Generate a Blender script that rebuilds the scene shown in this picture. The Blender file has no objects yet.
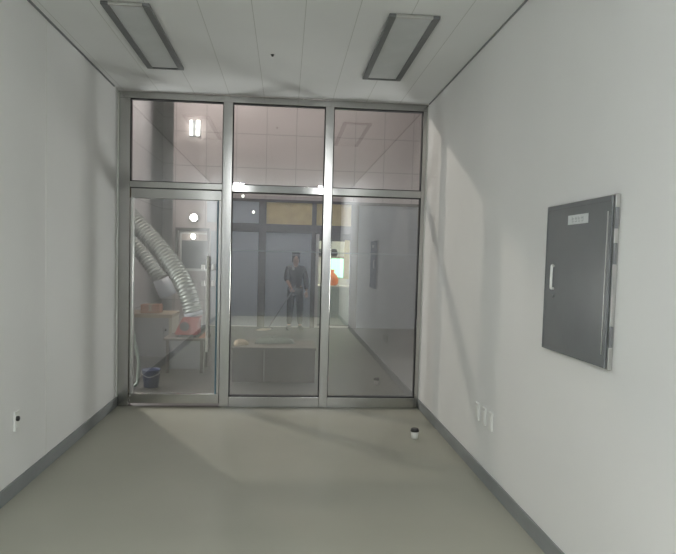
import bpy, bmesh, math, random
from mathutils import Vector, Matrix
random.seed(4)
S = bpy.context.scene
LIT, FLOOD, FILL_R, FILL_L, HALL_FILL = 94, 400, 94, 54, .50
COL = S.collection
PI = math.pi

# ------------------------------------------------------------------ camera
F, CX, CY = 618.6, 336.0, 293.4
YAW, PITCH, ROLL, D, EYE = .0825, -.055, .0266, 6.1706, 1.5
XL, XR, H = -1.632, 1.390, 3.060          # left wall, right wall, ceiling
YB = -9.6                                 # back wall
_right = Vector((math.cos(YAW), -math.sin(YAW), 0))
_fwd = Vector((math.sin(YAW)*math.cos(PITCH), math.cos(YAW)*math.cos(PITCH), math.sin(PITCH)))
_up = _right.cross(_fwd)
_r = math.cos(ROLL)*_right + math.sin(ROLL)*_up
_u = -math.sin(ROLL)*_right + math.cos(ROLL)*_up
EYEP = Vector((0, -D, EYE))
cam = bpy.data.cameras.new('camera'); camo = bpy.data.objects.new('camera', cam); COL.objects.link(camo)
camo.matrix_world = Matrix(((_r.x, _u.x, -_fwd.x, 0), (_r.y, _u.y, -_fwd.y, -D), (_r.z, _u.z, -_fwd.z, EYE), (0, 0, 0, 1)))
cam.sensor_width = 36; cam.lens = 36*F/676
cam.shift_x = (338-CX)/676; cam.shift_y = (CY-277)/676
cam.clip_start = .05
S.camera = camo

def ray(px, py): return _fwd + _r*((px-CX)/F) - _u*((py-CY)/F)
def atY(px, py, Y):                       # where a sight line meets a frontal plane
    d = ray(px, py); return EYEP + d*((Y+D)/d.y)
def atX(px, py, X):
    d = ray(px, py); return EYEP + d*(X/d.x)
def atZ(px, py, Z):
    d = ray(px, py); return EYEP + d*((Z-EYE)/d.z)

# ------------------------------------------------------------------ materials
def mat(name, col, rough=.5, metal=0, spec=.5, var=.04, scale=6, bump=0, bscale=40, aniso=0, coat=0):
    m = bpy.data.materials.new(name); m.use_nodes = True
    n = m.node_tree.nodes; L = m.node_tree.links; b = n['Principled BSDF']
    b.inputs['Roughness'].default_value = rough; b.inputs['Metallic'].default_value = metal
    b.inputs['Specular IOR Level'].default_value = spec
    if coat: b.inputs['Coat Weight'].default_value = coat; b.inputs['Coat Roughness'].default_value = .06
    tc = n.new('ShaderNodeTexCoord'); nz = n.new('ShaderNodeTexNoise')
    nz.inputs['Scale'].default_value = scale; nz.inputs['Detail'].default_value = 4
    L.new(tc.outputs['Object'], nz.inputs['Vector'])
    cr = n.new('ShaderNodeValToRGB')
    cr.color_ramp.elements[0].position = .3; cr.color_ramp.elements[1].position = .7
    cr.color_ramp.elements[0].color = [c*(1-var) for c in col]+[1]
    cr.color_ramp.elements[1].color = [min(1, c*(1+var)) for c in col]+[1]
    L.new(nz.outputs['Fac'], cr.inputs['Fac']); L.new(cr.outputs['Color'], b.inputs['Base Color'])
    if bump:
        n2 = n.new('ShaderNodeTexNoise'); n2.inputs['Scale'].default_value = bscale
        L.new(tc.outputs['Object'], n2.inputs['Vector'])
        bp = n.new('ShaderNodeBump'); bp.inputs['Strength'].default_value = bump; bp.inputs['Distance'].default_value = .01
        L.new(n2.outputs['Fac'], bp.inputs['Height']); L.new(bp.outputs['Normal'], b.inputs['Normal'])
    if aniso:
        b.inputs['Anisotropic'].default_value = aniso; b.inputs['Anisotropic Rotation'].default_value = .25
        t = n.new('ShaderNodeTangent'); t.direction_type = 'UV_MAP'; t.uv_map = 'UVMap'
        L.new(t.outputs['Tangent'], b.inputs['Tangent'])
    m['ramp'] = cr.name
    return m

def emat(name, col, strength):
    m = bpy.data.materials.new(name); m.use_nodes = True
    n = m.node_tree.nodes; b = n['Principled BSDF']
    b.inputs['Base Color'].default_value = (*[min(1, c) for c in col], 1)
    b.inputs['Emission Color'].default_value = (*col, 1); b.inputs['Emission Strength'].default_value = strength
    return m

def grid_lines(m, axes, dark):
    """joints in a panelled surface: (axis, pitch, offset, width) in metres"""
    n = m.node_tree.nodes; L = m.node_tree.links; b = n['Principled BSDF']
    src = b.inputs['Base Color'].links[0].from_socket
    tc = n.new('ShaderNodeTexCoord'); sp = n.new('ShaderNodeSeparateXYZ'); L.new(tc.outputs['Object'], sp.inputs[0])
    acc = None
    for ax, pitch, off, w in axes:
        a = n.new('ShaderNodeMath'); a.operation = 'SUBTRACT'; L.new(sp.outputs[ax], a.inputs[0]); a.inputs[1].default_value = off - 100*pitch
        q = n.new('ShaderNodeMath'); q.operation = 'MODULO'; L.new(a.outputs[0], q.inputs[0]); q.inputs[1].default_value = pitch
        c = n.new('ShaderNodeMath'); c.operation = 'LESS_THAN'; L.new(q.outputs[0], c.inputs[0]); c.inputs[1].default_value = w
        if acc is None: acc = c.outputs[0]
        else:
            k = n.new('ShaderNodeMath'); k.operation = 'MAXIMUM'; L.new(acc, k.inputs[0]); L.new(c.outputs[0], k.inputs[1]); acc = k.outputs[0]
    mx = n.new('ShaderNodeMix'); mx.data_type = 'RGBA'
    L.new(acc, mx.inputs['Factor']); L.new(src, mx.inputs['A']); mx.inputs['B'].default_value = (*dark, 1)
    L.new(mx.outputs['Result'], b.inputs['Base Color'])

M = {}
M['wall'] = mat('wall_paint', (.78, .785, .775), .55, var=.015, scale=1.3, spec=.35)
M['ceil'] = mat('ceiling_panel_white', (.82, .83, .83), .55, var=.02, scale=1.5, spec=.3)
grid_lines(M['ceil'], [('X', .334, -.245, .005)], (.60, .61, .59))
M['floor'] = mat('floor_vinyl', (.35, .35, .292), .42, var=.05, scale=1.1, spec=.25)
M['base'] = mat('baseboard_rubber', (.23, .245, .245), .5, var=.05)
M['steel'] = mat('brushed_stainless', (.46, .46, .44), .17, metal=1, var=.05, scale=3, aniso=.9)
M['steel2'] = mat('satin_stainless', (.60, .60, .58), .3, metal=1, var=.04)
M['gasket'] = mat('black_gasket', (.03, .032, .035), .6)
M['caulk'] = mat('white_caulk', (.74, .75, .72), .5)
M['alu'] = mat('grey_aluminium', (.20, .205, .21), .45, metal=.3)
M['diff_off'] = mat('diffuser_off', (.62, .64, .64), .45)
M['lit'] = emat('diffuser_lit', (.96, .98, 1.0), LIT)
M['panel'] = mat('grey_enamel', (.165, .175, .18), .22, var=.04, spec=.5)
M['white'] = mat('white_plastic', (.78, .79, .76), .35)
M['labelw'] = mat('label_white', (.62, .65, .65), .5)
M['ink'] = mat('label_ink', (.34, .37, .38), .6)
M['dark'] = mat('dark_plastic', (.025, .025, .025), .45)
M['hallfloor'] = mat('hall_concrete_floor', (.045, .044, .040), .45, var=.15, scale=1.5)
M['conc'] = mat('hall_concrete_panel', (.50, .44, .43), .7, var=.05, scale=1.2)
grid_lines(M['conc'], [('X', .64, -1.75, .018), ('Z', .72, 4.13, .02)], (.33, .29, .285))
M['concg'] = mat('hall_concrete_grey', (.58, .56, .57), .8, var=.08, scale=1)
grid_lines(M['concg'], [('Z', 1.1, .4, .02)], (.42, .41, .42))
M['hallceil'] = mat('hall_ceiling_dark', (.25, .25, .25), .8)
M['foil'] = mat('duct_foil', (.30, .32, .30), .42, metal=1, var=.08, scale=20, bump=.25, bscale=60)
M['collar'] = mat('duct_collar_grey', (.34, .36, .40), .5)
M['wood'] = mat('pale_wood', (.26, .205, .14), .6, var=.18, scale=5)
M['ply'] = mat('brown_plywood', (.075, .062, .05), .6, var=.2, scale=4)
M['cab'] = mat('cabinet_grey', (.20, .205, .215), .5)
M['beige'] = mat('beige_panel', (.34, .30, .24), .6)
M['red'] = mat('red_enamel', (.24, .022, .02), .5)
M['blue'] = mat('blue_plastic', (.035, .05, .13), .5)
M['paleg'] = mat('pale_green_hose', (.20, .25, .21), .5)
M['card'] = mat('red_brown_card', (.28, .12, .07), .7)
M['cloth'] = mat('beige_cloth', (.34, .28, .20), .9, bump=.5)
M['tarp'] = mat('dark_green_tarp', (.05, .07, .055), .7, bump=.5)
M['bronze'] = mat('brown_painted_steel', (.06, .048, .042), .5)
M['bluegrey'] = mat('bluegrey_glazing_film', (.36, .40, .45), .35)
M['yell'] = mat('yellow_transom_board', (.62, .50, .22), .6, var=.12)
M['lite'] = mat('light_grey_rail', (.70, .70, .68), .4)
M['offw'] = mat('shop_interior_white', (.78, .78, .72), .7)
M['screen'] = emat('lit_screen', (.50, 1.0, .80), 1.15)
M['yjamb'] = mat('yellow_wood_jamb', (.80, .70, .22), .5)
M['orange'] = mat('orange_plastic', (.80, .22, .05), .5)
M['skin'] = mat('skin', (.42, .26, .19), .5)
M['jacket'] = mat('dark_brown_jacket', (.022, .016, .015), .9)
M['trouser'] = mat('dark_trousers', (.018, .015, .015), .9)
M['hair'] = mat('black_hair', (.012, .011, .011), .5)
M['badge'] = mat('white_badge', (.9, .9, .88), .3)
M['warm'] = emat('warm_lamp', (1, .93, .84), 22)
M['tube'] = emat('tube_lamp', (1, .96, .90), 9)
M['flood'] = emat('flood_lamp', (1, .90, .80), 30)
M['hall_fill'] = emat('hall_fill_lamp', (1, .92, .86), 9)

def glass_mat():
    m = bpy.data.materials.new('coated_glass'); m.use_nodes = True
    n = m.node_tree.nodes; L = m.node_tree.links; n.remove(n['Principled BSDF'])
    t = n.new('ShaderNodeBsdfTransparent'); t.inputs[0].default_value = (.86, .88, .88, 1)
    g = n.new('ShaderNodeBsdfGlossy'); g.inputs['Roughness'].default_value = .0; g.inputs['Color'].default_value = (1, 1, 1, 1)
    mx = n.new('ShaderNodeMixShader'); mx.inputs[0].default_value = .25
    L.new(t.outputs[0], mx.inputs[1]); L.new(g.outputs[0], mx.inputs[2])
    d = n.new('ShaderNodeBsdfDiffuse'); d.inputs[0].default_value = (.75, .74, .72, 1)   # pale diffuse layer standing in for lens haze, a little uneven
    tc = n.new('ShaderNodeTexCoord'); nz = n.new('ShaderNodeTexNoise'); nz.inputs['Scale'].default_value = 1.6
    mr = n.new('ShaderNodeMapRange'); mr.inputs['From Min'].default_value = .3; mr.inputs['From Max'].default_value = .7
    mr.inputs['To Min'].default_value = .03; mr.inputs['To Max'].default_value = .06
    L.new(tc.outputs['Object'], nz.inputs['Vector']); L.new(nz.outputs['Fac'], mr.inputs['Value'])
    m2 = n.new('ShaderNodeMixShader'); L.new(mr.outputs[0], m2.inputs[0])
    L.new(mx.outputs[0], m2.inputs[1]); L.new(d.outputs[0], m2.inputs[2]); L.new(m2.outputs[0], n['Material Output'].inputs[0])
    return m
M['glass'] = glass_mat()
m = bpy.data.materials.new('clear_glass_back'); m.use_nodes = True; n = m.node_tree.nodes; n.remove(n['Principled BSDF'])
t = n.new('ShaderNodeBsdfTransparent'); t.inputs[0].default_value = (.95, .97, .96, 1)
m.node_tree.links.new(t.outputs[0], n['Material Output'].inputs[0]); M['clear'] = m
M['edge'] = mat('blue_glass_edge', (.10, .19, .24), .2)

# ------------------------------------------------------------------ helpers
def box(bm, x0, x1, y0, y1, z0, z1, bev=0, mi=0):
    x0, x1 = sorted((x0, x1)); y0, y1 = sorted((y0, y1)); z0, z1 = sorted((z0, z1))
    v = [bm.verts.new(p) for p in ((x0,y0,z0),(x1,y0,z0),(x1,y1,z0),(x0,y1,z0),(x0,y0,z1),(x1,y0,z1),(x1,y1,z1),(x0,y1,z1))]
    fs = [bm.faces.new([v[i] for i in q]) for q in ((3,2,1,0),(4,5,6,7),(0,1,5,4),(1,2,6,5),(2,3,7,6),(3,0,4,7))]
    for f in fs: f.material_index = mi
    if bev:
        es = list({e for f in fs for e in f.edges})
        bmesh.ops.bevel(bm, geom=es, offset=bev, segments=2, affect='EDGES', profile=.5)
    return bm
def ring(bm, c, ax, r, seg, ref=None):
    ax = ax.normalized()
    ref = ref or (Vector((0, 0, 1)) if abs(ax.z) < .9 else Vector((1, 0, 0)))
    a = ax.cross(ref).normalized(); b = ax.cross(a)
    return [bm.verts.new(c + a*(r*math.cos(2*PI*i/seg)) + b*(r*math.sin(2*PI*i/seg))) for i in range(seg)]
def tube(bm, pts, rad, seg=12, cap=True):
    pts = [Vector(p) for p in pts]; prev = None; first = None
    for i, p in enumerate(pts):
        ax = pts[min(i+1, len(pts)-1)] - pts[max(i-1, 0)]
        r = rad[i] if isinstance(rad, (list, tuple)) else rad
        cur = ring(bm, p, ax, r, seg)
        if prev:
            for k in range(seg):
                f = bm.faces.new((prev[k], prev[(k+1) % seg], cur[(k+1) % seg], cur[k])); f.smooth = True
        else: first = cur
        prev = cur
    if cap:
        bm.faces.new(first[::-1]); bm.faces.new(prev)
    return bm
def lathe(bm, c, prof, seg=24):
    prev = None
    for r, z in prof:
        cur = [bm.verts.new((c[0]+r*math.cos(2*PI*k/seg), c[1]+r*math.sin(2*PI*k/seg), c[2]+z)) for k in range(seg)]
        if prev:
            for k in range(seg):
                f = bm.faces.new((prev[k], prev[(k+1) % seg], cur[(k+1) % seg], cur[k])); f.smooth = True
        else: bm.faces.new(cur[::-1])
        prev = cur
    bm.faces.new(prev)
    return bm
def prism(bm, poly, axis, a0, a1):
    """poly: 2-D outline; axis 'x' -> outline in (y,z); 'y' -> (x,z); 'z' -> (x,y)"""
    def P(q, a): return {'x': (a, q[0], q[1]), 'y': (q[0], a, q[1]), 'z': (q[0], q[1], a)}[axis]
    A = [bm.verts.new(P(q, a0)) for q in poly]; B = [bm.verts.new(P(q, a1)) for q in poly]
    bm.faces.new(A); bm.faces.new(B[::-1])
    for i in range(len(poly)):
        j = (i+1) % len(poly); bm.faces.new((A[j], A[i], B[i], B[j]))
    return bm
def spline(pts, n=12):
    pts = [Vector(p) for p in pts]; out = []
    for i in range(len(pts)-1):
        p0, p1, p2, p3 = pts[max(i-1, 0)], pts[i], pts[i+1], pts[min(i+2, len(pts)-1)]
        for k in range(n):
            t = k/n
            out.append(.5*((2*p1)+(p2-p0)*t+(2*p0-5*p1+4*p2-p3)*t*t+(3*p1-p0-3*p2+p3)*t**3))
    return out+[pts[-1]]
NB = bmesh.new
def obj(name, bm, m, parent=None, loc=None, label=None):
    """links a bmesh built in world coordinates as one mesh object"""
    bmesh.ops.recalc_face_normals(bm, faces=bm.faces[:])
    o0 = Vector(parent['_o']) if parent else Vector(loc or (0, 0, 0))
    uv = bm.loops.layers.uv.new('UVMap')
    for f in bm.faces:
        nn = f.normal
        for l in f.loops:
            c = l.vert.co
            l[uv].uv = (c.x, c.y) if abs(nn.z) > .8 else ((c.x, c.z) if abs(nn.y) >= abs(nn.x) else (c.y, c.z))
    bmesh.ops.translate(bm, vec=-o0, verts=bm.verts[:])
    me = bpy.data.meshes.new(name); bm.to_mesh(me); bm.free()
    for k in (m if isinstance(m, (list, tuple)) else [m]): me.materials.append(k)
    o = bpy.data.objects.new(name, me); COL.objects.link(o); o['_o'] = tuple(o0)
    if parent: o.parent = parent
    else: o.location = o0
    if label: o['label'] = label
    return o
def tag(o, label, cat, group=None, kind=None):
    o['label'] = label; o['category'] = cat
    if group: o['group'] = group
    if kind: o['kind'] = kind
    return o
def thing(name, loc, label, cat, group=None, kind=None):
    o = bpy.data.objects.new(name, None); COL.objects.link(o); o.location = loc; o['_o'] = tuple(loc)
    o.empty_display_size = .1
    return tag(o, label, cat, group, kind)
def struct(name, bm, m, label, cat, parent=None):
    o = obj(name, bm, m, parent); return tag(o, label, cat, kind='structure')
def dup(root, delta, label=None):
    r = root.copy(); COL.objects.link(r); r.location = Vector(root.location)+Vector(delta)
    if label: r['label'] = label
    for ch in list(root.children):
        c = ch.copy(); COL.objects.link(c); c.parent = r
        for g in list(ch.children):
            d = g.copy(); COL.objects.link(d); d.parent = c
    return r

# ------------------------------------------------------------------ room shell
T = .12
struct('floor', box(NB(), XL-T, XR+T, YB-T, .0, -.1, 0), M['floor'], 'smooth pale grey-green vinyl floor of the empty room', 'floor')
struct('ceiling', box(NB(), XL-T, XR+T, YB-T, .0, H, H+.1), M['ceil'], 'white panelled ceiling with long faint seams', 'ceiling')
struct('wall_left', box(NB(), XL-T, XL, YB-T, .1, 0, H), M['wall'], 'bare white wall on the left side of the room', 'wall')
struct('wall_right', box(NB(), XR, XR+T, YB-T, .1, 0, H), M['wall'], 'bare white wall on the right that carries the grey electrical panel', 'wall')
struct('wall_back', box(NB(), XL, XR, YB-T, YB, 0, H), mat('back_wall_grey', (.17, .18, .195), .6), 'plain grey wall behind the viewer', 'wall')
BH, BT = .095, .012
struct('baseboard_left', box(NB(), XL, XL+BT, YB+.012, -.002, 0, BH, .002), M['base'], 'dark grey skirting strip along the left wall', 'baseboard')
struct('baseboard_right', box(NB(), XR-BT, XR, YB+.012, -.002, 0, BH, .002), M['base'], 'dark grey skirting strip along the right wall', 'baseboard')
struct('baseboard_back', box(NB(), XL, XR, YB, YB+BT, 0, BH, .002), M['base'], 'dark grey skirting strip along the back wall', 'baseboard')
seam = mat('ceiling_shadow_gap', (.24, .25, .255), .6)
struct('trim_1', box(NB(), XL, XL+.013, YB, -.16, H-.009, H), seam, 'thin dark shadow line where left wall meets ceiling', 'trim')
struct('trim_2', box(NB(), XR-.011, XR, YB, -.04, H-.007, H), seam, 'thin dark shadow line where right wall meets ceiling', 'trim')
ys = atX(46, 430, XL).y
struct('trim_3', box(NB(), XL, XL+.0015, ys-.006, ys+.006, BH, H), M['caulk'], 'narrow vertical joint strip on the left wall', 'trim')
struct('trim_4', box(NB(), XL, XL+.012, -.012, -.001, BH, H-.02), M['caulk'], 'white sealant bead between left wall and steel frame', 'trim')
struct('trim_5', box(NB(), XR-.010, XR, -.010, -.001, BH, H-.02), M['caulk'], 'white sealant bead between right wall and steel frame', 'trim')

# ------------------------------------------------------------------ glazed front
FY0, FY1 = .0, .10                        # frame depth
PXL, PXR = XL+.115, XR-.05                # inner edges of end posts
MA = (-.632, -.540); MB_ = (.362, .446)   # the two mullions
TZ0, TZ1 = 2.135, 2.205                   # transom
HZ = H-.065                               # underside of head
RZ = .105                                 # top of bottom rails
GY = .045
w1 = thing('window_1', (0, .05, 0), 'full-height stainless steel framed glass front at the end of the room', 'window', kind='structure')
st = M['steel']
obj('head_rail', box(NB(), XL, XR, FY0, FY1, HZ, H, .003), st, w1)
obj('post', box(NB(), XL, PXL, FY0, FY1, 0, HZ, .003), st, w1, label='wide steel end post at the left wall')
obj('post', box(NB(), PXR, XR, FY0, FY1, 0, HZ, .003), st, w1, label='narrow steel end post at the right wall')
obj('mullion', box(NB(), *MA, FY0-.012, FY1, 0, HZ, .004), st, w1)
obj('mullion', box(NB(), *MB_, FY0-.012, FY1, 0, HZ, .004), st, w1)
obj('transom', box(NB(), PXL, MA[0], FY0, FY1, TZ0+.012, TZ1, .003), st, w1)
obj('transom', box(NB(), MA[1], MB_[0], FY0, FY1, TZ0, TZ1, .003), st, w1)
obj('transom', box(NB(), MB_[1], PXR, FY0, FY1, TZ0, TZ1, .003), st, w1)
obj('bottom_rail', box(NB(), MA[1], MB_[0], FY0-.008, FY1, 0, RZ, .003), st, w1)
obj('bottom_rail', box(NB(), MB_[1], PXR, FY0-.008, FY1, 0, RZ, .003), st, w1)
def pane(x0, x1, z0, z1, parent, y=GY, name='glass_pane'):
    bm = NB(); box(bm, x0-.008, x1+.008, y, y+.012, z0-.008, z1+.008, mi=1)
    for f in bm.faces:
        f.normal_update()
        if f.normal.y < -.9: f.material_index = 0
    return obj(name, bm, [M['glass'], M['clear']], parent)
def bead(x0, x1, z0, z1, parent, w=.014, y0=.018, y1=GY):
    bm = NB()
    box(bm, x0, x1, y0, y1, z0, z0+w); box(bm, x0, x1, y0, y1, z1-w, z1)
    box(bm, x0, x0+w, y0, y1, z0+w, z1-w); box(bm, x1-w, x1, y0, y1, z0+w, z1-w)
    return obj('gasket', bm, M['gasket'], parent)
for (x0, x1, z0, z1) in ((PXL, MA[0], TZ1, HZ), (MA[1], MB_[0], TZ1, HZ), (MB_[1], PXR, TZ1, HZ),
                         (MA[1], MB_[0], RZ, TZ0), (MB_[1], PXR, RZ, TZ0)):
    pane(x0, x1, z0, z1, w1); bead(x0, x1, z0, z1, w1, .008)
# thin horizontal safety line etched on the fixed panes
for x0, x1 in ((MA[1], MB_[0]), (MB_[1], PXR)):
    z = 1.565
    obj('safety_line', box(NB(), x0+.01, x1-.01, GY-.003, GY-.0005, z-.004, z+.003), mat('etched_line', (.42, .47, .50), .4), w1)

# door leaf
DX0, DX1, DZ0, DZ1 = PXL+.006, MA[0]-.006, .028, TZ0+.006
d1 = thing('door_1', (DX0, .05, 0), 'framed glass door on the left with a long vertical pull bar', 'door', kind='structure')
SW = .028
obj('top_rail', box(NB(), DX0, DX1, .022, .078, DZ1-.095, DZ1, .003), st, d1)
obj('bottom_rail', box(NB(), DX0, DX1, .012, .078, DZ0, DZ0+.095, .003), st, d1)
obj('stile', box(NB(), DX0, DX0+SW, .015, .078, DZ0+.095, DZ1-.095, .003), M['steel2'], d1)
obj('stile', box(NB(), DX1-SW, DX1, .022, .078, DZ0+.095, DZ1-.095, .003), st, d1)
pane(DX0+SW, DX1-SW, DZ0+.095, DZ1-.095, d1)
obj('glass_edge_strip', box(NB(), DX1-SW-.016, DX1-SW, .030, GY-.001, DZ0+.095, DZ1-.095), M['edge'], d1, label='blue tinted strip along the glass edge')
obj('gasket', box(NB(), DX0, DX1, .024, .04, DZ1, DZ1+.005), M['gasket'], d1)
# pull bar
a = atY(208, 256, -.04); b = atY(207.6, 352, -.04)
hx = a.x
hb = tube(NB(), [(hx, -.04, b.z), (hx, -.04, b.z+.002), (hx, -.04, b.z+.01), (hx, -.04, a.z-.01), (hx, -.04, a.z-.002), (hx, -.04, a.z)], [.008, .0105, .011, .011, .0105, .008], 16)
hd = obj('pull_handle', hb, mat('handle_satin_steel', (.62, .62, .58), .4, metal=.0), d1, label='long vertical steel pull bar')
bm = NB()
for z in (a.z-.10, b.z+.12): tube(bm, [(hx, -.04, z), (hx, GY, z)], .009, 10)
obj('standoff', bm, M['steel2'], hd)
for py in (267.5, 283.5):
    for px in (203, 213):
        c = atY(px, py, GY-.012)
        obj('lock_patch', box(NB(), c.x-.018, c.x+.018, GY-.02, GY-.001, c.z-.028, c.z+.028, .004), M['steel2'], d1)

# ------------------------------------------------------------------ ceiling lights
def ceiling_light(x0, x1, y0, y1, lit, label):
    t = thing('ceiling_light', ((x0+x1)/2, (y0+y1)/2, H), label, 'ceiling light', 'ceiling light fittings')
    w, e, zz = .045, .02, H-.022
    obj('side_frame', box(NB(), x0, x0+w, y0, y1, zz, H, .003), M['alu'], t); obj('side_frame', box(NB(), x1-w, x1, y0, y1, zz, H, .003), M['alu'], t)
    obj('end_frame', box(NB(), x0+w, x1-w, y0, y0+e, zz, H, .003), M['steel2'], t); obj('end_frame', box(NB(), x0+w, x1-w, y1-e, y1, zz, H, .003), M['alu'], t)
    zl = H-.06 if lit else H-.012
    obj('diffuser', box(NB(), x0+w, x1-w, y0+e, y1-e, zl, H-.001), M['lit'] if lit else M['diff_off'], t)
    return t
fl = atZ(364, 77, H); fr = atZ(402, 79, H); nl = atZ(388, 11.5, H); nr = atZ(437.5, 17, H)
print('RIGHT LIGHT', fl, fr, nl, nr)
ry1 = (fl.y+fr.y)/2; ry0 = (nl.y+nr.y)/2; rx0 = (fl.x+nl.x)/2; rx1 = (fr.x+nr.x)/2
ll = atZ(148, 66, H); lr = atZ(184.5, 68, H); print('LEFT LIGHT', ll, lr)
ly1 = (ll.y+lr.y)/2; ll2 = atZ(102, 4, H); lr2 = atZ(150, 5, H)
print(ll2, lr2)
lx0 = (ll.x+ll2.x)/2; lx1 = (lr.x+lr2.x)/2; LEN = ry1-ry0
ceiling_light(rx0, rx1, ry0, ry1, False, 'unlit grey recessed ceiling light near the right wall')
ceiling_light(lx0, lx1, ly1-1.32, ly1, False, 'unlit grey recessed ceiling light near the left wall, cut by the photo edge')
NY = -D-1.95
ceiling_light(rx0, rx1, NY, NY+1.2, True, 'lit ceiling light above the viewer on the right')
ceiling_light(lx0, lx1, NY, NY+1.2, True, 'lit ceiling light above the viewer on the left')
c = atZ(272.5, 54.5, H)
tag(obj('ceiling_hook', lathe(NB(), (c.x, c.y, H-.016), [(.004, 0), (.009, .003), (.009, .008), (.014, .012), (.014, .0155)], 12), M['dark'], loc=(c.x, c.y, H)),
    'tiny dark screw hook in the ceiling between the two lights', 'hook')

# ------------------------------------------------------------------ electrical panel on the right wall
py0, py1, pz0, pz1 = -3.672, -3.010, 1.062, 1.805
P_ = .026
ep = thing('electrical_panel', (XR, (py0+py1)/2, pz0), 'grey wall-mounted electrical cabinet with white handle and name plate', 'electrical panel')
obj('frame', box(NB(), XR-P_*.8, XR, py0, py1, pz0, pz1, .002), M['steel2'], ep, label='bright steel edge of the cabinet')
dr = obj('door', box(NB(), XR-P_-.004, XR-P_*.8, py0+.012, py1-.004, pz0+.004, pz1-.004, .003), M['panel'], ep)
xf = XR-P_-.004
obj('hinge_strip', box(NB(), xf-.003, xf, py0+.036, py0+.041, pz0+.06, pz1-.07), M['steel2'], dr, label='thin bright hinge line on the door')
bm = NB()
box(bm, xf-.004, xf, py1-.022, py1-.018, pz0+.01, pz1-.01); box(bm, xf-.004, xf, py0+.016, py1-.018, pz1-.028, pz1-.024)
obj('door_lip', bm, M['panel'], dr)
for z in (pz1-.10, pz1-.25, pz0+.14):
    obj('hinge', box(NB(), XR-P_+.004, XR-.006, py0-.006, py0+.002, z-.045, z+.045, .002), M['alu'], ep)
# label plate
A = atX(568.5, 219.5, xf); B = atX(588.5, 217, xf)
zc, hh = (A.z+B.z)/2-.004, .022
lp = obj('name_plate', box(NB(), xf-.002, xf, B.y, A.y, zc-hh, zc+hh), M['labelw'], dr, label='white name plate with small printed characters')
bm = NB(); wy = (A.y-B.y)
for k in range(4):
    yc = A.y-wy*(.26+.155*k); s = .010; x1 = xf-.002
    def bar(y0, y1, z0, z1): box(bm, x1-.0008, x1, yc+y0, yc+y1, zc+z0, zc+z1)
    bar(-s, s, .003, .006); bar(-s, s, -.012, -.009)
    if k % 2: bar(-s, -s+.003, -.009, .012); bar(s-.008, s-.005, -.003, .013)
    else: bar(s-.003, s, -.002, .013); bar(-.0015, .0015, -.011, .003)
obj('lettering', bm, M['ink'], lp)
# handle
a = atX(554.5, 266, xf); b = atX(554.5, 288.5, xf)
hy = (a.y+b.y)/2
bm = NB()
pts = spline([(xf, hy+.012, a.z), (xf-.012, hy+.006, a.z+.002), (xf-.017, hy, a.z-.014), (xf-.017, hy, b.z+.014), (xf-.012, hy+.004, b.z), (xf, hy+.006, b.z)], 6)
tube(bm, pts, .0065, 10)
hd = obj('handle', bm, M['white'], dr, label='white pull handle')
obj('keyhole', lathe(NB(), tuple(ep['_o']), [(.008, 0), (.008, .004), (.003, .005)], 12), M['alu'], dr)
k = bpy.data.objects['keyhole']; k.rotation_euler = (0, -PI/2, 0); k.location = Vector((xf, hy, b.z-.035))-Vector(ep['_o'])

# ------------------------------------------------------------------ sockets
def socket(y, z, x, side, label):
    """side -1: on the right wall, faces -x"""
    t = thing('wall_socket', (x, y, z), label, 'wall socket', 'white wall sockets')
    w, h, dd = .035, .060, .014
    obj('cover_plate', box(NB(), x, x+side*dd, y-w, y+w, z-h, z+h, .003), M['white'], t)
    ins = obj('insert', box(NB(), x+side*dd, x+side*(dd+.003), y-.022, y+.022, z-.036, z+.036, .001), M['white'], t)
    return t
lab = ['low socket on the right wall, nearest the glass front of the three',
       'low socket on the right wall, middle one of the three',
       'low socket on the right wall, nearest the viewer of the three']
p0 = atX(478.5, 411, XR); p2 = atX(491.5, 421.5, XR)
zs = (p0.z+p2.z)/2
s0 = socket(p0.y, zs, XR, -1, lab[0])
for i in (1, 2): dup(s0, (0, (p2.y-p0.y)*i/2, 0), lab[i])
q = atX(13, 422.5, XL)
t = socket(q.y+.035, q.z, XL, 1, 'white wall socket with a dark plug hole low on the left wall')
q2 = atX(16.5, 418.5, XL+.014)
obj('plug', lathe(NB(), tuple(t['_o']), [(.016, 0), (.016, .012), (.010, .016)], 14), M['dark'], t, label='dark round plug')
k = bpy.data.objects['plug']; k.rotation_euler = (0, PI/2, 0); k.location = Vector((XL+.016, q2.y, q2.z))-Vector(t['_o'])

# ------------------------------------------------------------------ small cup on the floor
c = atZ(414.5, 438.3, 0)
cu = thing('cup', (c.x, c.y, 0), 'small white cup with a dark lid standing on the floor near the right wall', 'cup')
obj('cup_body', lathe(NB(), (c.x, c.y, 0), [(.026, 0), (.029, .004), (.034, .058), (.033, .060)], 24), M['white'], cu)
obj('lid', lathe(NB(), (c.x, c.y, .060), [(.036, 0), (.036, .012), (.031, .020), (.030, .026), (.026, .027)], 24), M['dark'], cu, label='dark lid')

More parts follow.
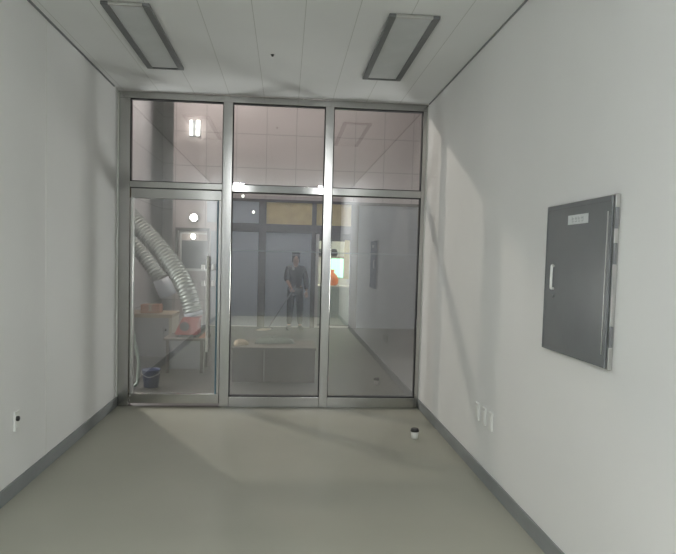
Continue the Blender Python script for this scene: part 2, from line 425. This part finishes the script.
# ------------------------------------------------------------------ hall beyond the glass
HXL, HXR, HYB, HY2, HC = -3.0, 6.0, 7.40, 9.2, 6.4
struct('wall_hall_rear', box(NB(), -2.43, HXR, HYB, HYB+.15, 2.72, HC), M['conc'], 'pinkish concrete panel wall high up across the hall', 'wall')
struct('wall_hall_lower', box(NB(), -2.43, -1.05, HYB, HYB+.15, 0, 2.72), M['conc'], 'lower pinkish concrete wall behind the ducts', 'wall')
struct('wall_hall_side', box(NB(), HXL-.15, HXL, .12, HY2, 0, HC), M['concg'], 'grey concrete side wall of the hall', 'wall')
struct('wall_hall_recess', box(NB(), HXL-.15, HXR, HY2, HY2+.15, 0, HC), M['concg'], 'grey concrete wall deep in the hall recess', 'wall')
struct('wall_hall_right', box(NB(), HXR, HXR+.15, .12, HY2, 0, HC), M['concg'], 'grey concrete right wall of the hall', 'wall')
struct('wall_hall_front', box(NB(), HXL, HXR, .0, .12, H+.1, HC), M['concg'], 'concrete wall above the glass front', 'wall')
struct('wall_hall_front_left', box(NB(), HXL-.15, XL-T, .0, .12, -.1, H+.1), M['concg'], 'concrete wall left of the glass front', 'wall')
struct('wall_hall_front_right', box(NB(), XR+T, HXR+.15, .0, .12, -.1, H+.1), M['concg'], 'concrete wall right of the glass front', 'wall')
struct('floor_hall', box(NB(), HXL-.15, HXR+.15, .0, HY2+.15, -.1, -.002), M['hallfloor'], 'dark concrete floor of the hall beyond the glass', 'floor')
struct('ceiling_hall', box(NB(), HXL-.15, HXR+.15, .0, HY2+.15, HC, HC+.1), M['hallceil'], 'dark high ceiling of the hall', 'ceiling')

# shop front: a reflection from behind the viewer, built beyond the glass
SY = 7.30
def X(px, py=280, Y=SY): return atY(px, py, Y).x
def Z(py, px=290, Y=SY): return atY(px, py, Y).z
sf = thing('shopfront', (0, SY, 0), 'reflected brown framed shopfront, built across the hall, with yellow upper boards and blue-grey glazing', 'shopfront')
ztop, zbeam0, zbeam1, zr0, zr1 = 2.72, Z(233), Z(224.5), Z(331.5), Z(326.5)
def post(pa, pb, z0, z1): obj('post', box(NB(), X(pa), X(pb), SY-.03, SY+.07, z0, z1, .004), M['bronze'], sf)
post(257.8, 265.2, 0, ztop); post(310.5, 315, 0, ztop); post(349.5, 357, 0, ztop)
obj('beam', box(NB(), X(218), X(357), SY-.02, SY+.06, zbeam0, zbeam1, .004), M['bronze'], sf)
for pa, pb in ((265.2, 310.5), (315, 349.5)):
    obj('transom_board', box(NB(), X(pa), X(pb), SY, SY+.05, zbeam1, ztop-.03), M['yell'], sf)
obj('upper_board', box(NB(), X(206), X(257.8), SY, SY+.05, zbeam1, ztop-.03), M['bluegrey'], sf)
obj('head_beam', box(NB(), X(206), X(430), SY-.02, SY+.10, ztop-.03, ztop+.03), M['bronze'], sf)
for pa, pb in ((210, 257.8), (265.2, 310.5)):
    obj('glazing', box(NB(), X(pa), X(pb), SY+.01, SY+.05, zr1, zbeam0), M['bluegrey'], sf)
for pa, pb in ((210, 257.8), (265.2, 310.5)):
    obj('bottom_rail', box(NB(), X(pa), X(pb), SY-.015, SY+.06, 0, zr1, .003), M['lite'], sf)
obj('grey_panel', box(NB(), X(357), HXR-.01, SY+.02, SY+.08, 0, ztop-.03), M['bluegrey'], sf)
obj('door_jamb', box(NB(), X(315), X(318.2), SY-.01, SY+.07, 0, zbeam0, .003), M['lite'], sf, label='light door jamb')
obj('door_jamb', box(NB(), X(343.8), X(348.8), SY-.01, SY+.07, Z(279, 345), zbeam0-.12, .003), M['yjamb'], sf, label='yellow door jamb')
obj('door_sill', box(NB(), X(318), X(352), SY-.02, SY+.07, 0, Z(325.5), .003), M['lite'], sf, label='light grey door sill')
obj('door_lintel', box(NB(), X(315), X(349.5), SY, SY+.06, Z(240), zbeam0), M['bronze'], sf)
# lit interior behind the doorway, the same reflection built as real things
ix0, ix1, iy0, iy1 = X(308), X(360), SY+.20, HY2-.08
si = thing('shop_interior', (X(330), iy1, 0), 'white lit booth behind the reflected open doorway, built across the hall', 'booth', kind='structure')
obj('booth_back', box(NB(), ix0, ix1, iy1-.04, iy1, 0, 2.4), M['offw'], si)
obj('booth_side', box(NB(), ix0-.04, ix0, iy0, iy1, 0, 2.4), M['offw'], si); obj('booth_side', box(NB(), ix1, ix1+.04, iy0, iy1, 0, 2.4), M['offw'], si)
obj('booth_roof', box(NB(), ix0, ix1, iy0, iy1, 2.36, 2.4), M['offw'], si)
obj('booth_lamp', box(NB(), ix0+.15, ix1-.15, iy0+.03, iy0+.40, 2.335, 2.358), emat('booth_light', (1, .98, .88), 20), si)
# counter, screen and things in the booth
def bX(px, Y): return atY(px, 262, Y).x
def bZ(py, Y): return atY(335, py, Y).z
ctr = thing('shop_counter', (bX(333, 8.5), 8.5, 0), 'pale counter inside the reflected lit doorway, built across the hall', 'counter')
obj('counter_top', box(NB(), ix0+.02, ix1-.02, 7.9, 8.7, bZ(285.5, 8.12)-.03, bZ(285.5, 8.12)), M['offw'], ctr)
obj('counter_front', box(NB(), ix0+.04, ix1-.04, 7.94, 7.98, 0, bZ(285.5, 8.12)-.03), mat('pale_green_panel', (.50, .58, .53), .5), ctr)
scn = thing('display_screen', (bX(335, 8.2), 8.45, bZ(285.5, 8.12)), 'bright green-white screen glowing inside the reflected doorway, built across the hall', 'screen')
obj('screen_face', box(NB(), bX(325, 8.38), bX(343.5, 8.38), 8.38, 8.384, bZ(277.5, 8.38), bZ(258.5, 8.38)), M['screen'], scn)
obj('screen_case', box(NB(), bX(324, 8.38), bX(344, 8.38), 8.384, 8.42, bZ(278, 8.38), bZ(258, 8.38), .004), M['dark'], scn)
obj('screen_stand', box(NB(), bX(333, 8.4), bX(336, 8.4), 8.395, 8.43, bZ(285.5, 8.12), bZ(277, 8.38)), M['dark'], scn)
ob = tag(obj('plastic_bag', lathe(NB(), (bX(332, 8.12), 8.12, bZ(285.5, 8.12)), [(.10, 0), (.15, .04), (.16, .14), (.12, .24), (.05, .30), (.07, .36), (.02, .37)], 14), M['orange'], loc=(bX(332, 8.12), 8.12, bZ(285.5, 8.12))),
         'orange plastic bag in front of the bright screen in the doorway', 'bag')
shz = bZ(256.5, 9.0)
tag(obj('wall_shelf', box(NB(), ix0+.01, ix1-.01, 8.86, iy1-.04, shz-.03, shz), M['wood'], loc=(0, 9, shz)), 'wooden shelf above the screen in the lit doorway', 'shelf')
for i, (px, py, nm) in enumerate(((320, 250.5, 'dark round pot on the shelf at the left edge of the lit doorway'), (334, 252, 'dark round pot on the shelf above the green-white screen'))):
    r = .085; cc = (bX(px, 8.97), 8.97, shz)
    tag(obj('pot', lathe(NB(), cc, [(.05, 0), (r, .05), (r*1.05, .09), (r*.8, .14), (.055, .16), (.06, .18), (.05, .18)], 16), M['dark'], loc=cc), nm, 'pot', 'dark pots on the doorway shelf')

# framed window on the far wall
wx0, wx1, wz0, wz1 = X(177), X(206.5), Z(268.5, 190), Z(230.5, 190)
fw = thing('framed_window', (X(190), SY+.1, wz0), 'dark framed window with white inner frame behind the door glass', 'window')
bm = NB(); fy0, fy1 = HYB-.07, HYB
box(bm, wx0-.05, wx1+.05, fy0, fy1, wz1, wz1+.06); box(bm, wx0-.05, wx0, fy0, fy1, wz0, wz1); box(bm, wx1, wx1+.05, fy0, fy1, wz0, wz1)
obj('outer_frame', bm, M['bronze'], fw)
bm = NB(); box(bm, wx0+.04, wx0+.075, fy0+.01, fy1, wz0, wz1-.04); box(bm, wx0+.04, wx1, fy0+.01, fy1, wz1-.075, wz1-.04)
obj('inner_frame', bm, M['lite'], fw)
obj('sill', box(NB(), wx0-.02, wx1, fy0-.05, fy1, wz0-.05, wz0), M['lite'], fw)
obj('upper_panel', box(NB(), wx0+.075, wx1, fy0+.03, fy1, Z(240.5, 195), wz1-.075), M['conc'], fw)
obj('pane', box(NB(), wx0+.075, wx1, fy0+.04, fy1, wz0, Z(240.5, 195)), mat('dark_pane', (.10, .11, .12), .2), fw)

# hall lamps
c = atY(195, 128, HYB-.08)
tl = thing('wall_lamp', (c.x, HYB, c.z), 'bright twin-tube wall lamp high on the pink concrete wall', 'lamp', 'lamps on the pink concrete wall')
obj('housing', box(NB(), c.x-.11, c.x+.11, HYB-.025, HYB, c.z-.17, c.z+.17, .006), M['alu'], tl)
for px in (191.2, 198.0):
    x = atY(px, 128, HYB-.08).x
    obj('tube', tube(NB(), [(x, HYB-.08, c.z-.155), (x, HYB-.08, c.z+.155)], .026 if px < 195 else .038, 12), M['tube'], tl)
def bulkhead(px, py, r, label):
    c = atY(px, py, HYB-.1)
    t = thing('wall_lamp', (c.x, HYB, c.z), label, 'lamp', 'lamps on the pink concrete wall')
    y1 = HYB if py < 230 else HYB-.05
    obj('housing', tube(NB(), [(c.x, y1, c.z), (c.x, HYB-.06, c.z)], [r*1.3, r*1.25], 16), M['alu'], t)
    obj('globe', tube(NB(), [(c.x, HYB-.06, c.z), (c.x, HYB-.09, c.z), (c.x, HYB-.12, c.z), (c.x, HYB-.13, c.z)], [r, r, r*.7, r*.2], 16), M['warm'], t)
bulkhead(193.5, 217.5, .075, 'round glowing wall lamp above the dark framed window')
bulkhead(193.0, 236.5, .05, 'round glowing lamp just under the lintel of the dark framed window')
for px, py, lb in ((243, 196, 'small round spot lamp up left above the blue-grey glazing'), (253.5, 212, 'small round spot lamp beside the brown post, lower of the pair')):
    yy = HYB if py < 205 else SY-.02
    c = atY(px, py, yy-.03)
    t = thing('spot_lamp', (c.x, yy, c.z), lb, 'lamp', 'small spot lamps')
    obj('housing', tube(NB(), [(c.x, yy, c.z), (c.x, yy-.03, c.z)], .045, 12), M['alu'], t)
    obj('lens', tube(NB(), [(c.x, yy-.03, c.z), (c.x, yy-.04, c.z)], .032, 12), emat('spot_lens', (1, .97, .92), 2.5), t)
# floodlight on a tall pole in the hall, out of sight: throws the mullion shadows into the room
fp = Vector((-2.78, 2.32, 4.2))
fd = thing('floodlight', (fp.x, fp.y, 0), 'work floodlight on a tall pole at the left end of the hall', 'floodlight')
obj('pole', tube(NB(), [(fp.x-.02, fp.y+.02, .0), (fp.x-.02, fp.y+.02, fp.z-.06)], .03, 12), M['alu'], fd)
obj('foot_plate', box(NB(), fp.x-.19, fp.x+.2, fp.y-.2, fp.y+.24, -.002, .02), M['alu'], fd)
obj('case', box(NB(), fp.x-.06, fp.x+.04, fp.y-.06, fp.y+.10, fp.z-.06, fp.z+.08, .01), M['alu'], fd)
ld = bpy.data.lights.new('floodlight_beam', 'SPOT'); ld.energy = FLOOD; ld.color = (1, .86, .76); ld.shadow_soft_size = .06
ld.spot_size = 2.6; ld.spot_blend = .3
lo = bpy.data.objects.new('floodlight_beam', ld); COL.objects.link(lo); lo.parent = fd; lo.location = (.09, -.02, fp.z-.02)
lo.rotation_euler = (Vector((.5, -1.6, 1.2))-fp).to_track_quat('-Z', 'Y').to_euler()
def fill_light(x, y, z, aim, energy, col, label):  # added fill lamp, out of view, brightens the room walls and ceiling
    t = thing('fill_light', (x, y, 0), label, 'fill light', 'added fill lights on stands in the hall')
    obj('stand', tube(NB(), [(x, y, .02), (x, y, z-.40)], .018, 12), M['alu'], t)
    for k in range(3):
        a = 2*PI*k/3+.3
        obj('leg', tube(NB(), [(x, y, .45), (x+.38*math.cos(a), y+.38*math.sin(a), .012)], .012, 8), M['alu'], t)
    d = (Vector(aim)-Vector((x, y, z))).normalized()
    bm = NB(); box(bm, -.47, .47, -.47, .47, .02, .10, .012)
    rot = d.to_track_quat('-Z', 'Y').to_matrix().to_4x4()
    bmesh.ops.transform(bm, matrix=Matrix.Translation((x, y, z)) @ rot, verts=bm.verts[:])
    obj('case', bm, M['alu'], t)
    ld = bpy.data.lights.new('fill_light_lamp', 'AREA'); ld.shape = 'SQUARE'; ld.size = .9; ld.energy = energy; ld.color = col
    lo = bpy.data.objects.new('fill_light_lamp', ld); COL.objects.link(lo); lo.parent = t
    lo.location = (0, 0, z); lo.rotation_euler = d.to_track_quat('-Z', 'Y').to_euler()
fill_light(2.95, 3.0, 1.15, (-1.4, -1.5, 1.9), FILL_R, (1, .97, .95), 'added square fill light on a tripod at the right end of the hall')
fill_light(-2.45, 1.30, 1.15, (.6, -1.9, 1.7), FILL_L, (1, .97, .95), 'added square fill light on a tripod at the left end of the hall')
for x, y, pw in ((.5, 5.4, 120), (3.6, 4.5, 12), (-1.6, 6.6, 130)):  # added overhead lamps without fittings, there to brighten the hall
    ld = bpy.data.lights.new('hall_fill_lamp', 'AREA'); ld.shape = 'DISK'; ld.size = .5; ld.energy = pw*HALL_FILL; ld.color = (1, .90, .86)
    lo = bpy.data.objects.new('hall_fill_lamp', ld); COL.objects.link(lo); lo.location = (x, y, HC-.25)

# ------------------------------------------------------------------ ducts, blower, benches
def corrugated(path, r, amp, pitch):
    pts = spline(path, 40); L = 0; out = []; rad = []
    # resample evenly
    dense = [pts[0]]; step = pitch/4; acc = 0
    for a, b in zip(pts, pts[1:]):
        seg = (b-a).length
        while acc+seg >= step:
            t = (step-acc)/seg; a = a.lerp(b, t); dense.append(a); seg = (b-a).length; acc = 0
        acc += seg
    for i, p in enumerate(dense): out.append(p); rad.append(r+amp*math.cos(i*PI/2))
    return tube(NB(), out, rad, 20)
Y0 = 2.1
blc = atY(188, 329, 2.0)
def pt(px, py, Y): return tuple(atY(px, py, Y))
dA = [pt(112, 198, 2.42), pt(122, 208, 2.38), pt(140, 227, 2.3), pt(160, 249, 2.2), pt(177, 272, 2.1), pt(187, 291, 2.02), pt(193, 312, 2.0)]
da = thing('flexible_duct', dA[-1], 'larger silver flexible air duct curving down into the red blower', 'duct', 'silver flexible ducts')
obj('hose', corrugated(dA, .118, .011, .045), M['foil'], da)
obj('end_collar', tube(NB(), [dA[-1], tuple(Vector(dA[-1])+Vector((.012, 0, -.05)))], .124, 20), M['collar'], da)
dB = [pt(100, 214, 2.75), pt(118, 226, 2.7), pt(137, 247, 2.65), pt(150, 264, 2.6), pt(161, 279, 2.6)]
db = thing('flexible_duct', dB[-1], 'smaller silver flexible air duct hanging behind the larger one, ending in a grey collar', 'duct', 'silver flexible ducts')
obj('hose', corrugated(dB, .10, .010, .045), M['foil'], db)
obj('end_collar', tube(NB(), [pt(161, 279, 2.6), pt(168.5, 296, 2.62)], [.115, .12], 20), M['collar'], db, label='grey collar on the loose duct end')

# low table under the blower
tz = Z(338.5, 185, 1.75)
tb = thing('low_table', (atY(186, 339, 2).x, 2.0, 0), 'low dark table carrying the red blower', 'table')
tx0, tx1 = atY(164, 339, 1.8).x, atY(206, 339, 1.8).x
obj('tabletop', box(NB(), tx0, tx1, 1.75, 2.3, tz-.03, tz, .004), M['ply'], tb)
for x in (tx0+.03, tx1-.07):
    for y in (1.78, 2.23): obj('leg', box(NB(), x, x+.04, y, y+.04, 0, tz-.03), M['bronze'], tb)
obj('front_board', box(NB(), tx0+.07, tx1-.07, 1.80, 1.82, .05, tz-.03), M['cab'], tb)
# blower
bx0, bx1 = atY(177.5, 330, 2.0).x, atY(198, 330, 2.0).x
cxb = (bx0+bx1)/2; br = .15
bz1 = dA[-1][2]-.058
bl = thing('air_blower', (cxb, 2.0, tz), 'red portable air blower on the low table under the silver duct', 'blower')
bm = NB(); prism(bm, [(bx0-.02, tz+.03), (bx1+.02, tz+.03), (bx1, bz1-.10), (dA[-1][0]+.11, bz1), (dA[-1][0]-.11, bz1), (bx0+.02, bz1-.14)], 'y', 1.86, 2.16)
bmesh.ops.bevel(bm, geom=bm.edges[:], offset=.012, segments=2, affect='EDGES')
obj('housing', bm, M['red'], bl)
for x in (bx0, bx1-.04): obj('foot', box(NB(), x, x+.04, 1.87, 2.15, tz, tz+.03), M['dark'], bl)
bm = NB(); tube(bm, [(cxb-.02, 1.845, tz+.14), (cxb-.02, 1.86, tz+.14)], .06, 20); obj('intake_grille', bm, M['dark'], bl)
tag(obj('wooden_wedge', prism(NB(), [(atY(199, 338, 1.9).x, tz), (atY(206, 338, 1.9).x, tz), (atY(206, 331, 1.9).x, Z(331, 203, 1.9))], 'y', 1.82, 2.0), M['card'], loc=(tx1-.05, 1.9, tz)),
    'small brown wedge of wood beside the red blower', 'wood')

# workbench at the left
wz = Z(314, 150, 2.6)
wb = thing('workbench', (atY(150, 318, 2.6).x, 2.8, 0), 'workbench with pale wooden top and grey front behind the glass door', 'workbench')
wxa, wxb = atY(110, 316, 2.6).x, atY(172.5, 316, 2.6).x
obj('worktop', box(NB(), wxa, wxb, 2.55, 3.2, wz-.05, wz, .004), M['wood'], wb)
obj('front_panel', box(NB(), wxa+.02, atY(169, 330, 2.6).x, 2.60, 2.63, .08, wz-.05), M['cab'], wb)
obj('side_panel', box(NB(), atY(169, 330, 2.6).x, wxb-.005, 2.58, 3.15, 0, wz-.05), M['beige'], wb)
obj('side_panel', box(NB(), wxa+.01, wxa+.04, 2.62, 3.15, 0, wz-.05), M['beige'], wb)
c0, c1 = atY(141, 310, 2.75), atY(160, 310, 2.75)
bxo = thing('cardboard_box', ((c0.x+c1.x)/2, 2.85, wz), 'small reddish brown cardboard box on the workbench', 'box')
obj('carton', box(NB(), c0.x, c1.x, 2.72, 2.95, wz, wz+.12, .003), M['card'], bxo)
obj('packing_tape', box(NB(), (c0.x+c1.x)/2-.02, (c0.x+c1.x)/2+.02, 2.717, 2.953, wz+.03, wz+.122), M['wood'], bxo)

# plywood platform
pa, pb = atY(231.5, 350, 1.25).x, atY(316, 350, 1.25).x
pz = atY(270, 347.5, 1.25).z
pl = thing('plywood_platform', ((pa+pb)/2, 1.5, 0), 'low brown plywood platform standing just beyond the middle glass pane', 'platform')
obj('deck', box(NB(), pa, pb, 1.23, 1.95, pz-.03, pz, .003), M['ply'], pl)
js = atY(264, 360, 1.25).x
obj('front_board', box(NB(), pa+.01, js-.004, 1.25, 1.28, 0, pz-.03), M['ply'], pl); obj('front_board', box(NB(), js+.004, pb-.01, 1.25, 1.28, 0, pz-.03), M['ply'], pl)
for x in (pa+.01, pb-.04): obj('end_board', box(NB(), x, x+.03, 1.28, 1.93, 0, pz-.03), M['ply'], pl)
def heap(name, cx, cy, z, rx, ry, h, m, label, cat, seed):
    rnd = random.Random(seed); bm = NB(); N, K = 18, 6; prev = None
    for j in range(K+1):
        t = j/K
        cur = []
        for i in range(N):
            a = 2*PI*i/N; w = 1+.22*math.sin(3*a+seed)+.10*rnd.uniform(-1, 1)
            rr = math.cos(t*PI/2*.97)*w
            cur.append(bm.verts.new((cx+rx*rr*math.cos(a), cy+ry*rr*math.sin(a), z+h*math.sin(t*PI/2)*(1+.15*math.sin(2*a+seed)) if j else z)))
        if prev:
            for i in range(N):
                f = bm.faces.new((prev[i], prev[(i+1) % N], cur[(i+1) % N], cur[i])); f.smooth = True
        else: bm.faces.new(cur[::-1])
        prev = cur
    bm.faces.new(prev)
    return tag(obj(name, bm, m, loc=(cx, cy, z)), label, cat)
c = atY(240, 346, 1.45)
heap('rag', c.x, 1.45, pz, .09, .08, .065, M['cloth'], 'crumpled beige rag at the left end of the plywood platform', 'rag', 1)
c = atY(272, 344, 1.65)
heap('tarp', c.x, 1.65, pz, .24, .12, .075, M['tarp'], 'dark green folded tarp lying on the plywood platform', 'tarp', 2)
# bucket and hose
c = atZ(151, 387, 0)
bk = thing('bucket', (c.x, c.y, 0), 'blue plastic bucket on the hall floor behind the door glass', 'bucket')
obj('bucket_body', lathe(NB(), (c.x, c.y, 0), [(.075, 0), (.08, .004), (.098, .19), (.104, .192), (.104, .205), (.096, .205), (.094, .19), (.076, .02), (.0, .02)], 28), M['blue'], bk)
bm = NB(); tube(bm, spline([(c.x-.102, c.y, .195), (c.x-.09, c.y-.06, .16), (c.x, c.y-.108, .13), (c.x+.09, c.y-.06, .16), (c.x+.102, c.y, .195)], 8), .003, 8)
obj('bail_handle', bm, M['steel2'], bk)
hp = [pt(126, 330, .9), pt(134, 341, .9), pt(138.5, 360, .9), pt(138, 376, .88)]
e = atZ(131, 388, .02); hp += [(e.x+.04, .84, .05), (e.x-.05, .8, .019), (e.x-.5, .8, .019)]
hp = [(-2.6, 1.0, .9)] + hp
tag(obj('garden_hose', tube(NB(), spline(hp, 10), .019, 12), M['paleg'], loc=hp[-1]), 'pale green hose drooping to the floor beside the blue bucket', 'hose')

# ------------------------------------------------------------------ reflected person with mop, built as real things beyond the glass
PY = 6.85
def q(px, py, dy=0): return Vector(atY(px, py, PY+dy))
def skin(name, verts, edges, radii, m, parent, root=0, subd=2, extra=None):
    me = bpy.data.meshes.new(name); o0 = Vector(parent['_o'])
    me.from_pydata([tuple(Vector(v)-o0) for v in verts], edges, [])
    o = bpy.data.objects.new(name, me); COL.objects.link(o)
    sk = o.modifiers.new('skin', 'SKIN'); sk.use_smooth_shade = True
    if not me.skin_vertices: me.attributes.new
    for i, r in enumerate(radii):
        sv = me.skin_vertices[0].data[i]; sv.radius = r if isinstance(r, tuple) else (r, r); sv.use_root = (i in (root if isinstance(root, (list, tuple)) else [root]))
    if subd: sb = o.modifiers.new('sub', 'SUBSURF'); sb.levels = subd; sb.render_levels = subd
    dg = bpy.context.evaluated_depsgraph_get(); dg.update()
    m2 = bpy.data.meshes.new_from_object(o.evaluated_get(dg))
    bpy.data.objects.remove(o)
    m2.name = name; o = bpy.data.objects.new(name, m2); COL.objects.link(o); o.parent = parent; o['_o'] = tuple(o0)
    m2.materials.clear(); m2.materials.append(m)
    for p in m2.polygons: p.use_smooth = True; p.material_index = 0
    return o
PY = 6.9; base = atY(294.5, 327.5, PY); px0 = base.x
print('PERSON', base, 'head', q(294.5, 253.5))
h = q(294.5, 253.5).z
pe = thing('person', (px0, PY, 0), 'reflected person in dark jacket and trousers, built standing across the hall, holding a mop', 'person')
k = h/1.62
def p(x, y, z): return Vector((px0+x*k, PY+y*k, z*k))
hand = q(292.6, 290.5, -.22); elb = q(286.3, 279, -.06)
V = {'pel': p(0, 0, .86), 'wai': p(0, 0, 1.0), 'che': p(0, 0, 1.20), 'nek': p(0, .0, 1.37), 'chin': p(0, -.01, 1.43), 'hed': p(0, -.012, 1.51), 'cro': p(0, .0, 1.575), 'nos': p(0, -.105, 1.495),
     'sl': p(-.165, 0, 1.30), 'sr': p(.165, 0, 1.30), 'el': Vector(elb), 'wl': Vector(elb).lerp(hand, .82), 'er': p(.225, .02, 1.05), 'wr': p(.235, -.05, .82),
     'hl': p(-.085, 0, .82), 'hr': p(.085, 0, .82), 'kl': p(-.105, -.02, .46), 'kr': p(.10, -.02, .46), 'al': p(-.12, .02, .09), 'ar': p(.115, .02, .09), 'tl': p(-.14, -.12, .035), 'tr': p(.14, -.12, .035)}
keys = list(V); ix = {a: i for i, a in enumerate(keys)}
E_ = [('pel','wai'),('wai','che'),('che','nek'),('nek','chin'),('chin','hed'),('hed','cro'),('hed','nos'),('che','sl'),('sl','el'),('el','wl'),('che','sr'),('sr','er'),('er','wr'),
      ('pel','hl'),('hl','kl'),('kl','al'),('al','tl'),('pel','hr'),('hr','kr'),('kr','ar'),('ar','tr')]
R_ = dict(pel=(.12,.09), wai=(.115,.085), che=(.13,.095), nek=.052, chin=.066, hed=(.078,.092), cro=(.06,.07), nos=.014, sl=.055, sr=.055, el=.040, er=.040, wl=.027, wr=.027, hl=.08, hr=.08, kl=.055, kr=.055, al=.036, ar=.036, tl=.03, tr=.03)
body = skin('body', [V[a] for a in keys], [(ix[a], ix[b]) for a, b in E_], [R_[a] for a in keys], M['skin'], pe)
# hands: palm and five fingers each, merged into the body mesh
def hand_mesh(w, d, side, curl):
    w = Vector(w); d = Vector(d).normalized(); out = Vector((side, 0, 0)); nrm = d.cross(out).normalized(); out = nrm.cross(d).normalized()
    palm = w+d*.05
    Vs = [w, palm, w+d*.085]; Es = [(0, 1), (1, 2)]; Rs = [(.024, .018), (.036, .016), (.034, .014)]
    o = skin('palm', Vs, Es, Rs, M['skin'], pe, subd=1); parts = [o]
    for i, (s, L) in enumerate(((-.027, .062), (-.009, .074), (.009, .070), (.027, .055))):
        b0 = w+d*.075+out*s; pts = [b0]; dd = d.copy()
        for j in range(3):
            dd = (dd+nrm*curl).normalized(); pts.append(pts[-1]+dd*(L/2.4*(1-.15*j)))
        parts.append(skin('finger', pts, [(0, 1), (1, 2), (2, 3)], [.010, .009, .008, .007], M['skin'], pe, subd=1))
    b0 = w+d*.03-out*.02; t1 = b0-out*.03+d*.025+nrm*.01; t2 = t1+d*.03+nrm*.02
    parts.append(skin('thumb', [b0, t1, t2], [(0, 1), (1, 2)], [.012, .011, .009], M['skin'], pe, subd=1))
    return parts
parts = hand_mesh(V['wl'], hand-V['wl'], 1, .75) + hand_mesh(V['wr'], Vector((.02, -.15, -1)), 1, .25)
bm = NB(); bm.from_mesh(body.data)
for o in parts:
    bm.from_mesh(o.data); bpy.data.objects.remove(o)
for f in bm.faces: f.smooth = True
bm.to_mesh(body.data); bm.free()
def scaled(names, extra, m, name):
    ks = [a for a in keys if a in names]; im = {a: i for i, a in enumerate(ks)}
    es = [(im[a], im[b]) for a, b in E_ if a in im and b in im]
    def g(r): return tuple(x+extra for x in r) if isinstance(r, tuple) else r+extra
    return skin(name, [V[a] for a in ks], es, [g(R_[a]) for a in ks], m, pe)
V0 = dict(V); V['nek'] = V['nek']-Vector((0, 0, .03)); V['wl'] = V['el'].lerp(V['wl'], .25); V['wr'] = V['er'].lerp(V['wr'], .9)
V['pel'] = V['pel']-Vector((0, 0, .12))
scaled({'pel','wai','che','nek','sl','sr','el','wl','er','wr'}, .022, M['jacket'], 'jacket')
V = dict(V0)
scaled({'pel','hl','hr','kl','kr','al','ar'}, .020, M['trouser'], 'trousers')
hr = skin('hair', [p(0, .045, 1.53), p(0, .018, 1.572), p(0, .06, 1.47)], [(0, 1), (0, 2)], [(.086, .080), (.080, .086), (.065, .045)], M['hair'], pe)
for s in (-1, 1):
    c = p(s*.032, -.095, 1.512); obj('eye', lathe(NB(), tuple(c-Vector((0, 0, .008))), [(.004, 0), (.010, .004), (.012, .008), (.010, .012), (.004, .016)], 10), M['hair'], pe)
    a = V['al' if s < 0 else 'ar']
    bm = NB(); tube(bm, [(a.x, a.y+.06, .045), (a.x, a.y, .05), (a.x+s*.015, a.y-.10, .042), (a.x+s*.025, a.y-.19, .035), (a.x+s*.028, a.y-.225, .030)], [.035, .048, .046, .040, .020], 14)
    obj('shoe', bm, M['dark'], pe)
obj('mouth', box(NB(), p(-.022, 0, 0).x, p(.022, 0, 0).x, p(0, -.088, 0).y, p(0, -.075, 0).y, p(0, 0, 1.455).z, p(0, 0, 1.463).z), mat('lip', (.25, .09, .08), .5), pe)
c = p(-.055, -.125, 1.30)
obj('badge', box(NB(), c.x-.025, c.x+.025, c.y-.006, c.y+.01, c.z-.03, c.z+.03), M['badge'], pe, label='small white badge on the chest')
# mop
low = Vector((0, hand.y-.02, .05)); low.x = atY(268.5, 325, hand.y).x
dirm = (Vector(hand)-low).normalized(); top = Vector(hand)+dirm*.12
mp = thing('mop', tuple(low), 'mop with pale pole held slanting to the floor by the person', 'mop')
off = Vector((0, -.03, 0))
obj('pole', tube(NB(), [low+off, top+off], .012, 10), M['cab'], mp)
obj('mop_head', box(NB(), low.x-.10, low.x+.10, low.y-.08, low.y+.02, .025, .06, .006), M['dark'], mp)
bm = NB(); rnd = random.Random(3)
for i in range(26):
    x = low.x-.09+.18*i/25; a = rnd.uniform(-1, 1)
    tube(bm, spline([(x, low.y-.03+.01*a, .045), (x+.03*a-.05, low.y-.08-.03*abs(a), .03), (x+.05*a-.13, low.y-.12+.05*a, .012)], 4), .010, 6)
obj('strands', bm, M['cloth'], mp)

# ------------------------------------------------------------------ world and view
w = bpy.data.worlds.new('world'); S.world = w; w.use_nodes = True
w.node_tree.nodes['Background'].inputs[0].default_value = (.05, .055, .06, 1)
for o in list(bpy.data.objects):
    if '_o' in o: del o['_o']
vs = S.view_settings
S.display_settings.display_device = 'sRGB'
vs.view_transform = 'Standard'; vs.look = 'None'; vs.gamma = 1; vs.use_curve_mapping = False; vs.exposure = 0.0
S.cycles.use_denoising = True
S.cycles.max_bounces = 16; S.cycles.diffuse_bounces = 8; S.cycles.glossy_bounces = 6; S.cycles.transparent_max_bounces = 16
S.cycles.sample_clamp_indirect = 6; S.cycles.caustics_reflective = False
